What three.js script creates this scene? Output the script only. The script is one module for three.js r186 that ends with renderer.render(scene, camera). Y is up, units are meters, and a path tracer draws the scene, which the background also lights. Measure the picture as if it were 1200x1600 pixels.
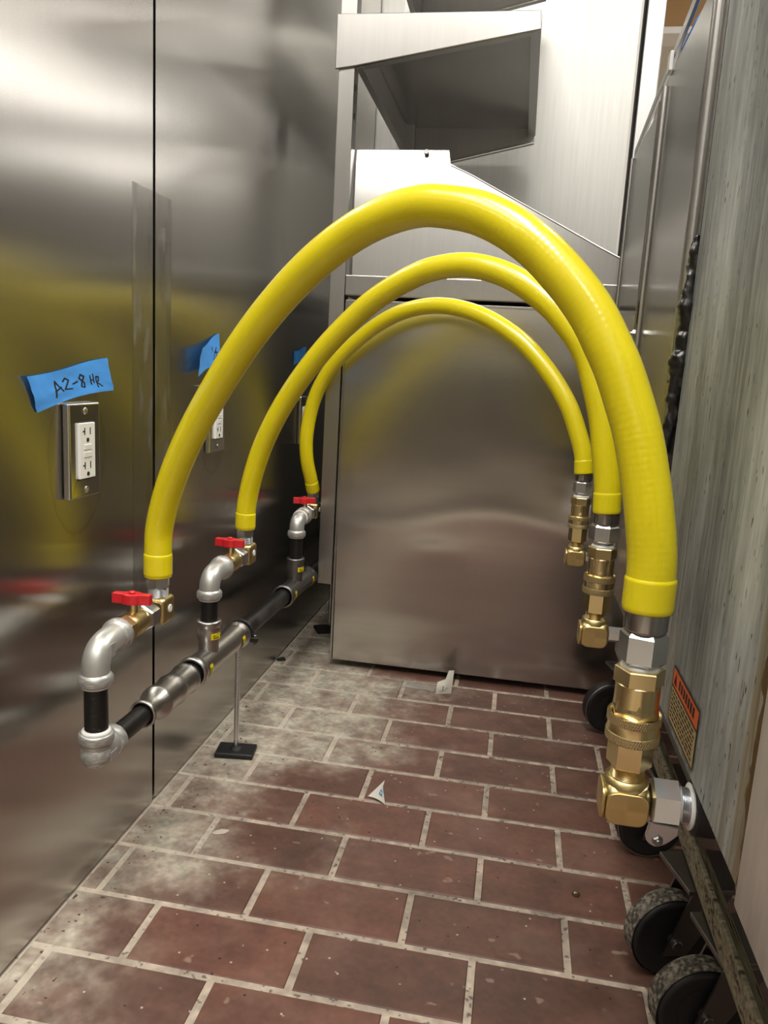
import * as THREE from 'three';
import { RoundedBoxGeometry } from 'three/addons/geometries/RoundedBoxGeometry.js';
import { mergeGeometries, mergeVertices } from 'three/addons/utils/BufferGeometryUtils.js';
import { RectAreaLightUniformsLib } from 'three/addons/lights/RectAreaLightUniformsLib.js';

// ---------------------------------------------------------------- camera, exposure, lights
const scene = new THREE.Scene();
scene.background = new THREE.Color(0x000000);
const camera = new THREE.PerspectiveCamera(67.33, 1200 / 1600, 0.02, 60);
camera.position.set(0.0869, 0.6976, 0.9361);
camera.rotation.order = 'YXZ';
camera.rotation.set(-0.183596, 0.164536, 0.057059);
scene.add(camera);
const renderer = new THREE.WebGLRenderer({ antialias: true });
renderer.toneMapping = THREE.LinearToneMapping;
renderer.toneMappingExposure = 1.2;
renderer.shadowMap.enabled = true;
RectAreaLightUniformsLib.init();
const CEIL = 2.75;
const LIGHT_SPOTS = [        // x, z, turned across the room, where
  [-0.04, 0.95, 0, 'over the aisle before the steel wall'], [1.15, -0.95, 0, 'over the cooking line'],
  [0.75, 2.25, 1, 'added as unseen frontal fill near the end wall of the aisle'],  // lamp added as frontal fill, also brightens the end wall
  [1.5, -4.1, 1, 'just beyond the brown bulkhead'], [2.4, -5.5, 1, 'in the middle of the far kitchen'], [3.9, -7.2, 1, 'near the far end of the kitchen'], [3.6, -4.1, 1, 'along the right side of the kitchen'],
];
const LIGHT_POWER = 21;
const LIGHT_COLOR = new THREE.Color(1.0, 0.97, 0.915);

// ---------------------------------------------------------------- helpers
const used = {};
const numbered = (n) => { const k = used[n] = (used[n] ?? -1) + 1; return k ? `${n}_${String(k).padStart(3, '0')}` : n; };
function shadows(o) { o.castShadow = true; o.receiveShadow = true; return o; }
function mesh(name, geo, mat, parent) {
  const m = shadows(new THREE.Mesh(geo, mat)); m.name = name; parent.add(m); return m;
}
function thing(name, label, category, [x, y, z] = [0, 0, 0], group) {
  const o = new THREE.Group(); o.name = numbered(name); o.position.set(x, y, z); o.userData = { label, category };
  if (group) o.userData.group = group;
  scene.add(o); return o;
}
function solo(name, geo, mat, label, category, group) {
  const m = shadows(new THREE.Mesh(geo, mat)); m.name = numbered(name); m.userData = { label, category };
  if (group) m.userData.group = group;
  scene.add(m); return m;
}
function struct(name, geo, mat, label) {
  const m = geo ? shadows(new THREE.Mesh(geo, mat)) : new THREE.Group();
  m.name = name; m.userData = { kind: 'structure', label, category: name.split('_')[0] }; scene.add(m); return m;
}
let seed = 7;
const rnd = () => { seed = (seed * 1664525 + 1013904223) >>> 0; return seed / 4294967296; };
const hash = (x, y) => { let h = (x * 374761393 + y * 668265263) | 0; h = Math.imul(h ^ (h >>> 13), 1274126177); return ((h ^ (h >>> 16)) >>> 0) / 4294967296; };
function vnoise(x, y) {
  const i = Math.floor(x), j = Math.floor(y); let f = x - i, g = y - j;
  f = f * f * (3 - 2 * f); g = g * g * (3 - 2 * g);
  return (hash(i, j) * (1 - f) + hash(i + 1, j) * f) * (1 - g) + (hash(i, j + 1) * (1 - f) + hash(i + 1, j + 1) * f) * g;
}
function fbm(x, y, n = 4) { let s = 0, a = 0.5, t = 0; for (let k = 0; k < n; k++) { s += a * vnoise(x, y); t += a; x = x * 2.03 + 17.1; y = y * 2.03 + 5.7; a *= 0.5; } return s / t; }
const clamp = (v, a = 0, b = 1) => Math.min(b, Math.max(a, v));
const sstep = (a, b, v) => { const t = clamp((v - a) / (b - a)); return t * t * (3 - 2 * t); };
const mix = (a, b, t) => a + (b - a) * t;
function dataTex(w, h, fn, srgb = true) {      // fn(u, v) -> [r, g, b] in 0..255, v upward
  const d = new Uint8Array(w * h * 4);
  for (let j = 0; j < h; j++) for (let i = 0; i < w; i++) {
    const c = fn((i + 0.5) / w, (j + 0.5) / h), o = (j * w + i) * 4;
    d[o] = clamp(c[0], 0, 255); d[o + 1] = clamp(c[1], 0, 255); d[o + 2] = clamp(c[2], 0, 255); d[o + 3] = 255;
  }
  const t = new THREE.DataTexture(d, w, h); t.magFilter = THREE.LinearFilter; t.minFilter = THREE.LinearMipmapLinearFilter; t.generateMipmaps = true;
  t.wrapS = t.wrapT = THREE.RepeatWrapping; if (srgb) t.colorSpace = THREE.SRGBColorSpace; t.needsUpdate = true; return t;
}
function canvasTex(w, h, draw) {
  const c = document.createElement('canvas'); c.width = w; c.height = h; draw(c.getContext('2d'), w, h);
  const t = new THREE.CanvasTexture(c); t.colorSpace = THREE.SRGBColorSpace; return t;
}
const V = (x, y, z) => new THREE.Vector3(x, y, z);
const box = (w, h, d, x = 0, y = 0, z = 0, r = 0.0015) => { const m = Math.min(w, h, d); const g = new RoundedBoxGeometry(w, h, d, r >= 0.004 ? 4 : 1, Math.min(r, m * 0.45)); g.translate(x, y, z); return g; };
const span = (x0, x1, y0, y1, z0, z1, r) => box(x1 - x0, y1 - y0, z1 - z0, (x0 + x1) / 2, (y0 + y1) / 2, (z0 + z1) / 2, r);
const merge = (gs) => mergeGeometries(gs.map((g) => { const q = g.index ? g.toNonIndexed() : g; for (const k of Object.keys(q.attributes)) if (!['position', 'normal', 'uv'].includes(k)) q.deleteAttribute(k); return q; }));
const lathe = (pts, seg = 40) => new THREE.LatheGeometry(pts.map(([r, h]) => new THREE.Vector2(r, h)), seg);
function ring(pts, seg = 40) {                  // lathe with hard profile edges
  const g = [];
  for (let k = 0; k + 1 < pts.length; k++) g.push(lathe([pts[k], pts[k + 1]], seg));
  return merge(g);
}
function hex(r, h, ch = 0.0012, phi = 0) {
  let g = new THREE.LatheGeometry([[0, -h / 2], [r - ch, -h / 2], [r, -h / 2 + ch], [r, h / 2 - ch], [r - ch, h / 2], [0, h / 2]].map(([a, b]) => new THREE.Vector2(a, b)), 6, phi);
  g = g.toNonIndexed(); g.computeVertexNormals(); return g;
}
function cyl(r, h, bev = 0.0008, seg = 36) { return ring([[0, -h / 2], [r - bev, -h / 2], [r, -h / 2 + bev], [r, h / 2 - bev], [r - bev, h / 2], [0, h / 2]], seg); }
function thread(r, h, pitch = 0.0016, seg = 32) {
  const p = [[0, -h / 2]], n = Math.max(2, Math.round(h / pitch));
  for (let k = 0; k < n; k++) { p.push([r * 0.93, -h / 2 + (k / n) * h]); p.push([r, -h / 2 + ((k + 0.5) / n) * h]); }
  p.push([r * 0.93, h / 2], [0, h / 2]); return ring(p, seg);
}
const alongZ = (g) => g.rotateX(-Math.PI / 2);  // +y becomes -z
const alongX = (g) => g.rotateZ(-Math.PI / 2);  // +y becomes +x
function sweep(points, radius, segs, sides = 28, capped = true) {   // radius: number or f(t, arcLength, angle)
  const curve = new THREE.CatmullRomCurve3(points, false, 'centripetal'); curve.arcLengthDivisions = 800;
  const L = curve.getLength(), fr = curve.computeFrenetFrames(segs, false), pos = [], uv = [], idx = [];
  const f = typeof radius === 'function' ? radius : () => radius;
  for (let i = 0; i <= segs; i++) {
    const t = i / segs, c = curve.getPointAt(t), N = fr.normals[i], B = fr.binormals[i];
    for (let j = 0; j <= sides; j++) {
      const a = (j / sides) * Math.PI * 2, r = f(t, t * L, a);
      pos.push(c.x + r * (Math.cos(a) * N.x + Math.sin(a) * B.x), c.y + r * (Math.cos(a) * N.y + Math.sin(a) * B.y), c.z + r * (Math.cos(a) * N.z + Math.sin(a) * B.z));
      uv.push(t * L, (j / sides) * 0.1);
    }
  }
  for (let i = 0; i < segs; i++) for (let j = 0; j < sides; j++) {
    const a = i * (sides + 1) + j, b = a + sides + 1; idx.push(a, a + 1, b, b, a + 1, b + 1);
  }
  if (capped) for (const i of [0, segs]) {
    const c = curve.getPointAt(i / segs), k = pos.length / 3; pos.push(c.x, c.y, c.z); uv.push(0, 0);
    for (let j = 0; j < sides; j++) { const a = i * (sides + 1) + j; i ? idx.push(k, a, a + 1) : idx.push(k, a + 1, a); }
  }
  const g = new THREE.BufferGeometry(); g.setAttribute('position', new THREE.Float32BufferAttribute(pos, 3)); g.setAttribute('uv', new THREE.Float32BufferAttribute(uv, 2)); g.setIndex(idx);
  g.computeVertexNormals();
  // join the seam's normals
  const nn = g.attributes.normal;
  for (let i = 0; i <= segs; i++) { const a = i * (sides + 1), b = a + sides; const n = V(nn.getX(a) + nn.getX(b), nn.getY(a) + nn.getY(b), nn.getZ(a) + nn.getZ(b)).normalize(); nn.setXYZ(a, n.x, n.y, n.z); nn.setXYZ(b, n.x, n.y, n.z); }
  return g;
}
function sheet(nu, nv, fn) {                    // fn(s, t) -> [x, y, z, u, v]
  const pos = [], uv = [], idx = [];
  for (let j = 0; j <= nv; j++) for (let i = 0; i <= nu; i++) { const q = fn(i / nu, j / nv); pos.push(q[0], q[1], q[2]); uv.push(q[3], q[4]); }
  for (let j = 0; j < nv; j++) for (let i = 0; i < nu; i++) { const a = j * (nu + 1) + i, b = a + nu + 1; idx.push(a, a + 1, b, b, a + 1, b + 1); }
  const g = new THREE.BufferGeometry(); g.setAttribute('position', new THREE.Float32BufferAttribute(pos, 3)); g.setAttribute('uv', new THREE.Float32BufferAttribute(uv, 2)); g.setIndex(idx); g.computeVertexNormals(); return g;
}
function plate(pts, z, depth, bevel = 0.0012) { // polygon in x/y extruded backwards from z
  const s = new THREE.Shape(pts.map(([x, y]) => new THREE.Vector2(x, y)));
  const g = new THREE.ExtrudeGeometry(s, { depth: depth - 2 * bevel, bevelEnabled: true, bevelSize: bevel, bevelThickness: bevel, bevelOffset: -bevel, bevelSegments: 1 });
  g.translate(0, 0, z - depth + bevel); return g;
}

// ---------------------------------------------------------------- materials
const M = {};
const std = (o) => new THREE.MeshStandardMaterial(o), phys = (o) => new THREE.MeshPhysicalMaterial(o);
const lin = (r, g, b) => new THREE.Color().setRGB(r, g, b);
const grainV = dataTex(512, 512, (u, v) => { const n = 238 + 9 * (fbm(u * 256, v * 6, 3) - 0.5) + 10 * (fbm(u * 5, v * 5, 3) - 0.5); return [n, n, n]; });
const steelOpts = { color: lin(0.56, 0.545, 0.52), metalness: 1, roughness: 0.27, anisotropy: 0.6 };
M.steel = phys({ ...steelOpts, map: grainV });
const grainH = dataTex(512, 512, (u, v) => { const n = 238 + 9 * (fbm(u * 6, v * 200, 3) - 0.5) + 10 * (fbm(u * 5, v * 5, 3) - 0.5); return [n, n, n]; });
M.steelPanel = phys({ ...steelOpts, color: lin(0.66, 0.635, 0.60), roughness: 0.21, anisotropy: 0.5, map: grainH });
M.steelBright = phys({ color: lin(0.58, 0.57, 0.555), metalness: 1, roughness: 0.3, anisotropy: 0.4, map: grainV });
M.steelSatin = phys({ color: lin(0.6, 0.6, 0.595), metalness: 1, roughness: 0.42, anisotropy: 0.4, map: grainV });
M.chromeStrip = std({ color: lin(0.6, 0.59, 0.56), metalness: 1, roughness: 0.12 });
M.dark = std({ color: lin(0.012, 0.011, 0.01), roughness: 0.8 });
M.coreSteel = std({ color: lin(0.42, 0.415, 0.40), metalness: 0.6, roughness: 0.5 });
M.drywall = std({ color: lin(0.55, 0.53, 0.49), roughness: 0.9 });
M.blackPaint = std({ color: lin(0.02, 0.019, 0.018), roughness: 0.6 });
M.rubber = std({ color: lin(0.012, 0.012, 0.013), roughness: 0.55 });
const tread = dataTex(256, 256, (u, v) => { const n = fbm(u * 90, v * 7, 4), q = sstep(0.25, 0.8, n); return [mix(60, 150, q), mix(57, 142, q), mix(52, 128, q)]; });
M.tread = std({ map: tread, roughness: 0.95 });
M.hose = phys({ color: lin(0.80, 0.675, 0.004), roughness: 0.3, clearcoat: 0.6, clearcoatRoughness: 0.12 });
M.sleeve = phys({ color: lin(0.83, 0.70, 0.006), roughness: 0.26, clearcoat: 0.5, clearcoatRoughness: 0.15 });
const galvMap = dataTex(256, 256, (u, v) => { const n = 190 + 90 * (fbm(u * 22, v * 22, 4) - 0.5); return [n, n * 1.0, n * 0.98]; });
const galvRough = dataTex(256, 256, (u, v) => { const n = 95 + 120 * (fbm(u * 30 + 9, v * 30, 3) - 0.3); return [n, n, n]; }, false);
M.galv = std({ map: galvMap, color: lin(0.95, 0.95, 0.94), metalness: 0.65, roughness: 1.0, roughnessMap: galvRough });
const pipeMap = dataTex(256, 256, (u, v) => { const s = sstep(0.66, 0.78, fbm(u * 18, v * 22, 4)), n = 22 + 10 * fbm(u * 30, v * 30, 2) + 26 * s; return [n, n * 0.97, n * 0.93]; });
M.pipe = std({ map: pipeMap, roughness: 0.38, metalness: 0.15 });
M.pressSteel = std({ color: lin(0.52, 0.51, 0.49), metalness: 1, roughness: 0.3 });
M.pressDark = std({ color: lin(0.24, 0.235, 0.23), metalness: 1, roughness: 0.38 });
M.brass = std({ color: lin(0.74, 0.60, 0.32), metalness: 1, roughness: 0.24 });
const brassMap = dataTex(256, 256, (u, v) => { const n = fbm(u * 7, v * 7, 3), s = fbm(u * 6, v * 90, 3); const k = 0.86 + 0.12 * n + 0.06 * (s - 0.5); return [226 * k, 206 * k, 152 * k]; });
M.brassBody = std({ map: brassMap, color: lin(0.98, 0.95, 0.86), metalness: 1, roughness: 0.36 });
M.zinc = std({ color: lin(0.66, 0.68, 0.70), metalness: 1, roughness: 0.26 });
M.ferrule = std({ color: lin(0.38, 0.37, 0.36), metalness: 1, roughness: 0.22 });
M.red = phys({ color: lin(0.62, 0.012, 0.022), roughness: 0.4, clearcoat: 0.3 });
M.tapeWhite = std({ color: lin(0.78, 0.77, 0.74), roughness: 0.7 });
M.white = std({ color: lin(0.74, 0.73, 0.70), roughness: 0.4 });
M.plasticWhite = phys({ color: lin(0.82, 0.82, 0.79), roughness: 0.28 });
M.slot = std({ color: lin(0.01, 0.01, 0.01), roughness: 0.7 });
M.paper = std({ color: lin(0.76, 0.74, 0.68), roughness: 0.9, side: THREE.DoubleSide });
M.greenGlow = std({ color: lin(0.1, 0.5, 0.25), roughness: 0.4, emissive: lin(0.1, 0.9, 0.5), emissiveIntensity: 0.5 });
M.grout = null;

// ---------------------------------------------------------------- floor of quarry tiles
const PX = 0.2032, PZ = 0.10229, JOINT = 0.0088;
const FX0 = -0.4333, FX1 = 0.95, FZ0 = -1.62, FZ1 = 1.15;
const TW = 1.3, TD = 2.2, TZ = 0.75;              // texture spans x -0.44..0.86, z -1.45..0.75
function dust(x, z) {                             // dried cement smeared along the wall: patches with a grainy outline
  const d = x + 0.433, reach = 0.11 + 0.18 * sstep(-0.05, -0.5, z);
  const a = fbm(x * 9 + 3, z * 9, 5), b = fbm(x * 70, z * 70, 3);
  let q = sstep(0.13, -0.12, d - reach + (a - 0.5) * 0.42 + (b - 0.5) * 0.10);
  const s = fbm(x * 6 + 40, z * 7 + 11, 4);
  q = Math.max(q, 0.8 * sstep(0.62, 0.72, s) * sstep(-0.2, -0.5, z) * sstep(0.25, 0.0, x) * (0.4 + 0.6 * b));
  const k = fbm(x * 26, z * 34, 4);
  return clamp(q * (0.70 + 0.16 * sstep(0, -0.4, z) + 0.9 * (k - 0.42)));
}
function rowShift(r) { return ((r % 2) + 2) % 2 ? (0.5 - 0.0635) * PX : 0; }
const floorMap = dataTex(1040, 1760, (u, v) => {
  const x = -0.44 + u * TW, z = TZ - v * TD;
  const r = Math.floor(z / PZ), c = Math.floor((x - rowShift(r)) / PX), tone = hash(c + 50, r + 90);
  const m = fbm(x * 22, z * 30, 4), f = fbm(x * 160, z * 160, 2), st = fbm(x * 12 + r * 7, z * 90, 3);
  let k = 0.80 + 0.16 * tone + 0.34 * (m - 0.5) + 0.16 * (f - 0.5) + 0.12 * (st - 0.5);
  let c3 = [114 * k, (78 - 4 * tone) * k, (66 - 4 * tone) * k];
  const film = 0.10 + 0.22 * sstep(0.45, 0.8, fbm(x * 14 + 9, z * 16 + 2, 4));      // thin dried mop film, in patches
  c3 = [mix(c3[0], 156, film), mix(c3[1], 134, film), mix(c3[2], 120, film)];
  const scuff = sstep(0.80, 0.86, fbm(x * 46 + 12, z * 60 + 5, 3)) * 0.55;
  c3 = [mix(c3[0], 178, scuff), mix(c3[1], 158, scuff), mix(c3[2], 142, scuff)];
  const q = dust(x, z), g = 0.82 + 0.36 * (fbm(x * 55 + 1, z * 60, 4) - 0.5) + 0.2 * (f - 0.5);
  c3 = [mix(c3[0], 222 * g, q), mix(c3[1], 213 * g, q), mix(c3[2], 194 * g, q)];
  const spk = hash(Math.floor(x * 420), Math.floor(z * 420));
  if (spk > 0.9988) c3 = [200, 190, 175]; else if (spk < 0.0007) c3 = [30, 24, 20];
  if (x < -0.36 && fbm(x * 150, z * 150, 3) > 0.79) c3 = [70, 62, 52];
  return c3;
});
const groutMap = dataTex(650, 1100, (u, v) => {
  const x = -0.44 + u * TW, z = TZ - v * TD, n = fbm(x * 90, z * 90, 4), b = fbm(x * 12, z * 12, 3);
  let k = 0.86 + 0.4 * (n - 0.5) + 0.24 * (b - 0.5); if (fbm(x * 210, z * 210, 2) > 0.77) k *= 0.55;
  const q = 0.7 * dust(x, z);
  return [mix(206 * k, 214, q), mix(190 * k, 204, q), mix(172 * k, 187, q)];
});
M.tile = phys({ map: floorMap, roughness: 0.5, bumpMap: dataTex(256, 256, (u, v) => { const n = 255 * fbm(u * 24, v * 24, 4); return [n, n, n]; }, false), bumpScale: 0.0004 });
M.grout = std({ map: groutMap, roughness: 0.95 });
const fuv = (x, z) => [(x + 0.44) / TW, (TZ - z) / TD];
const floor = struct('floor', span(-0.53, 7.0, -0.12, -0.0016, -9.6, 3.1, 0), M.grout, 'red brown quarry tile floor with pale grout joints');
{ const g = floor.geometry, p = g.attributes.position, t = g.attributes.uv; for (let i = 0; i < p.count; i++) { const q = fuv(p.getX(i), p.getZ(i)); t.setXY(i, q[0], q[1]); } }
function tileGeo(x0, x1, z0, z1) {
  const ch = 0.0016, y = 0, pos = [], uv = [], idx = [];
  const L = [[x0, z0, -0.004], [x1, z0, -0.004], [x1, z1, -0.004], [x0, z1, -0.004]];
  const B = [[x0, z0, y - ch], [x1, z0, y - ch], [x1, z1, y - ch], [x0, z1, y - ch]];
  const T = [[x0 + ch, z0 + ch, y], [x1 - ch, z0 + ch, y], [x1 - ch, z1 - ch, y], [x0 + ch, z1 - ch, y]];
  const quad = (a, b, c, d) => { const k = pos.length / 3; for (const q of [a, b, c, d]) { pos.push(q[0], q[2], q[1]); uv.push(...fuv(q[0], q[1])); } idx.push(k, k + 2, k + 1, k, k + 3, k + 2); };
  quad(...T); for (let i = 0; i < 4; i++) { const j = (i + 1) % 4; quad(B[i], B[j], T[j], T[i]); quad(L[i], L[j], B[j], B[i]); }
  const g = new THREE.BufferGeometry(); g.setAttribute('position', new THREE.Float32BufferAttribute(pos, 3)); g.setAttribute('uv', new THREE.Float32BufferAttribute(uv, 2)); g.setIndex(idx);
  const n = g.toNonIndexed(); n.computeVertexNormals(); return n;
}
for (let r = Math.ceil(FZ0 / PZ); (r + 1) * PZ <= FZ1; r++) {
  const s = rowShift(r);
  for (let c = -4; c < 6; c++) {
    const x0 = Math.max(FX0 + 0.002, s + c * PX + JOINT / 2), x1 = Math.min(FX1, s + (c + 1) * PX - JOINT / 2);
    if (x1 - x0 < 0.01) continue;
    const t = mesh('tile', tileGeo(x0, x1, r * PZ + JOINT / 2, (r + 1) * PZ - JOINT / 2), M.tile, floor);
    t.position.y = (rnd() - 0.5) * 0.0007; t.rotation.set((rnd() - 0.5) * 0.003, 0, 0);
  }
}

// ---------------------------------------------------------------- room shell
const WX = -0.433;
const wallMap = dataTex(1024, 1024, (u, v) => {   // z -0.9..0.7 (u), y 0..1.6 (v): brushed sheet with tape gum and sealant smears
  const z = 0.7 - u * 1.6, y = v * 1.6;
  let k = 238 + 7 * (fbm(z * 420, y * 5, 3) - 0.5) + 8 * (fbm(z * 4, y * 4, 3) - 0.5), w = 0;
  const d = z + 0.111;
  if (y < 0.92 && y > 0.33 && d < 0.062 && d > -0.056) {      // gum of protective film along the joint
    w = 0.16 + 0.4 * sstep(0.5, 0.72, fbm(z * 50, y * 16, 4)); if (d > 0.059 || d < -0.053) w += 0.3;
    if (y > 0.86) w *= 0.4;
  }
  for (const [cz, cy, rz, ry] of [[0.085, 0.575, 0.062, 0.098], [-0.335, 0.60, 0.06, 0.10]]) {
    const e = Math.hypot((z - cz) / rz, (y - cy) / ry) + 0.12 * (fbm(z * 30, y * 30, 3) - 0.5);
    if (e < 1) w = Math.max(w, 0.08 + (e > 0.95 ? 0.25 : 0) + 0.2 * sstep(0.5, 0.7, fbm(z * 60 + 5, y * 40, 3)) * (z < cz ? 1 : 0.2));
  }
  k = mix(k, 190, w);
  return [k, k, k];
});
const wallRough = dataTex(512, 512, (u, v) => {
  const z = 0.7 - u * 1.6, y = v * 1.6, d = z + 0.111; let k = 64 + 3 * (fbm(z * 300, y * 3, 3) - 0.5) + 10 * (fbm(z * 4, y * 3, 3) - 0.5);
  if (y < 0.92 && y > 0.33 && d < 0.062 && d > -0.056) k += 22 + 60 * sstep(0.5, 0.72, fbm(z * 70, y * 22, 4));
  return [k, k, k];
}, false);
for (const t of [wallMap, wallRough]) t.wrapS = t.wrapT = THREE.ClampToEdgeWrapping;
M.wallSteel = phys({ ...steelOpts, color: lin(0.62, 0.60, 0.57), roughness: 1, roughnessMap: wallRough, map: wallMap, anisotropy: 0.85 });
const wallLeft = struct('wall_left', span(WX - 0.1, WX - 0.0055, 0, CEIL, -1.72, 3.1, 0), M.drywall, 'brushed stainless steel clad wall');
function buckle(z, y) {                           // slack in the thin sheets
  return 0.0016 * (fbm(z * 1.3 + 3.3, y * 3.4 + 1.7, 2) - 0.5) + 0.0007 * (fbm(z * 2.6 + 8, y * 6.5, 2) - 0.5);
}
function wallSheet(z0, z1, y0, y1) {              // z0 > z1
  const g = sheet(Math.round((z0 - z1) / 0.02), Math.round((y1 - y0) / 0.02), (s, t) => {
    const z = mix(z0, z1, s), y = mix(y0, y1, t), edge = Math.min(1, Math.min(z0 - z, z - z1) / 0.08, (y - y0) / 0.05);
    return [WX + buckle(z, y) * edge, y, z, (0.7 - z) / 1.6, y / 1.6];
  });
  return g;
}
mesh('steel_sheet', wallSheet(1.9, -0.1075, 0.004, 2.45), M.wallSteel, wallLeft);
mesh('steel_sheet', wallSheet(-0.1150, -1.60, 0.004, 2.45), M.wallSteel, wallLeft);
mesh('joint_strip', span(WX - 0.0055, WX - 0.0025, 0.004, 2.45, -0.122, -0.100, 0.0005), M.chromeStrip, wallLeft);
const farMap = dataTex(512, 512, (u, v) => { const n = 240 + 14 * (fbm(u * 180, v * 8, 3) - 0.5); return [n, n, n * 0.985]; });
M.farSteel = phys({ color: lin(0.56, 0.555, 0.545), metalness: 1, roughness: 0.46, anisotropy: 0.3, map: farMap });
const BZ = -1.62;
const wallBack = struct('wall_back', span(WX - 0.1, 0.345, 0, CEIL, BZ - 0.1, BZ - 0.004, 0), M.drywall, 'pale satin steel wall behind the cabinet');
mesh('steel_sheet', sheet(24, 60, (s, t) => [mix(WX, 0.338, s), mix(0.0, 2.5, t), BZ + 0.0016 * (fbm(s * 2, t * 6, 2) - 0.5) * Math.min(1, s / 0.1, (1 - s) / 0.1), s * 0.8, t * 2.5]), M.farSteel, wallBack);
mesh('end_channel', span(0.338, 0.352, 0, CEIL, BZ - 0.09, BZ - 0.02, 0.001), M.blackPaint, wallBack);
mesh('end_post', span(0.357, 0.408, 0, CEIL, BZ - 0.1, BZ - 0.005, 0.003), M.steelSatin, wallBack);
M.paintWall = std({ color: lin(0.62, 0.59, 0.53), roughness: 0.8 });
M.ceil = std({ color: lin(0.66, 0.63, 0.57), roughness: 0.9 });
M.endWall = std({ color: lin(0.56, 0.545, 0.52), roughness: 0.8 });
struct('ceiling', span(-0.54, 7.1, CEIL, CEIL + 0.1, -9.7, 3.2, 0), M.ceil, 'pale ceiling of the kitchen');
struct('wall_right', span(7.0, 7.1, 0, CEIL, -9.7, 3.2, 0), M.paintWall, 'far painted wall across the kitchen');
struct('wall_kitchen', span(-0.54, 7.1, 0, CEIL, -9.7, -9.6, 0), M.paintWall, 'painted end wall of the kitchen');
struct('wall_front', span(-0.54, 7.1, 0, CEIL, 3.1, 3.2, 0), M.endWall, 'pale grey wall at the open end of the aisle');
struct('wall_passage', span(-0.54, WX - 0.1, 0, CEIL, -9.6, -1.72, 0), M.paintWall, 'painted side wall beyond the steel corner');
{ const c = thing('added_reflected_cabinet', 'unseen stainless cabinet added at the open end of the aisle for its reflection', 'cabinet', [0.25, 0, 2.45]);  // unseen, added to mirror a darker band in the steel cabinet's front panel
  mesh('carcass', span(-0.62, 0.62, 0.06, 0.86, -0.28, 0.3, 0.004), M.coreSteel, c);
  mesh('worktop', span(-0.64, 0.64, 0.86, 0.90, -0.31, 0.32, 0.004), M.steelSatin, c);
  for (const x of [-0.31, 0.31]) { const d = mesh('door', span(x - 0.295, x + 0.295, 0.09, 0.84, -0.30, -0.282, 0.003), M.steel, c); mesh('handle', span(x - 0.1, x + 0.1, 0.78, 0.80, -0.325, -0.302, 0.003), M.pressDark, d); }
  for (const x of [-0.55, 0.55]) for (const z of [-0.22, 0.22]) mesh('foot', cyl(0.02, 0.06).translate(x, 0.03, z), M.coreSteel, c); }
M.wood = std({ color: lin(0.36, 0.20, 0.07), roughness: 0.6 });
{ const b = thing('bulkhead', 'brown wooden bulkhead with white trim under the kitchen ceiling', 'bulkhead', [0, 0, 0]);
  mesh('face_board', span(0.42, 1.15, 2.27, 2.70, -3.12, -3.0, 0.004), M.wood, b);
  mesh('trim_strip', span(0.42, 1.15, 2.70, 2.75, -3.12, -2.98, 0.004), M.white, b);
  mesh('lower_trim', span(0.42, 1.15, 2.24, 2.27, -3.12, -2.98, 0.004), M.white, b); }

// ceiling troffers, each a glowing panel with an area light of its size under it
const glow = std({ color: 0xffffff, emissive: LIGHT_COLOR, emissiveIntensity: 1.0 });
LIGHT_SPOTS.forEach(([x, z, across, where], i) => {
  const t = thing('ceiling_light', `white recessed ceiling troffer with a glowing diffuser ${where}`, 'ceiling light', [x, CEIL, z], 'ceiling troffers');
  mesh('frame', merge([box(0.66, 0.03, 0.03, 0, -0.015, -0.63), box(0.66, 0.03, 0.03, 0, -0.015, 0.63), box(0.03, 0.03, 1.26, -0.315, -0.015, 0), box(0.03, 0.03, 1.26, 0.315, -0.015, 0)]), M.white, t);
  mesh('diffuser', box(0.6, 0.012, 1.22, 0, -0.008, 0), glow, t);
  const L = new THREE.RectAreaLight(LIGHT_COLOR, LIGHT_POWER * (across ? 0.5 : z > 0 ? 0.85 : 1), 0.58, 1.2);
  L.position.set(x, CEIL - 0.02, z); L.rotation.set(-Math.PI / 2, 0, across ? Math.PI / 2 : 0); t.rotation.y = across ? Math.PI / 2 : 0; L.name = `troffer_light_${i}`; scene.add(L);
});

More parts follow.
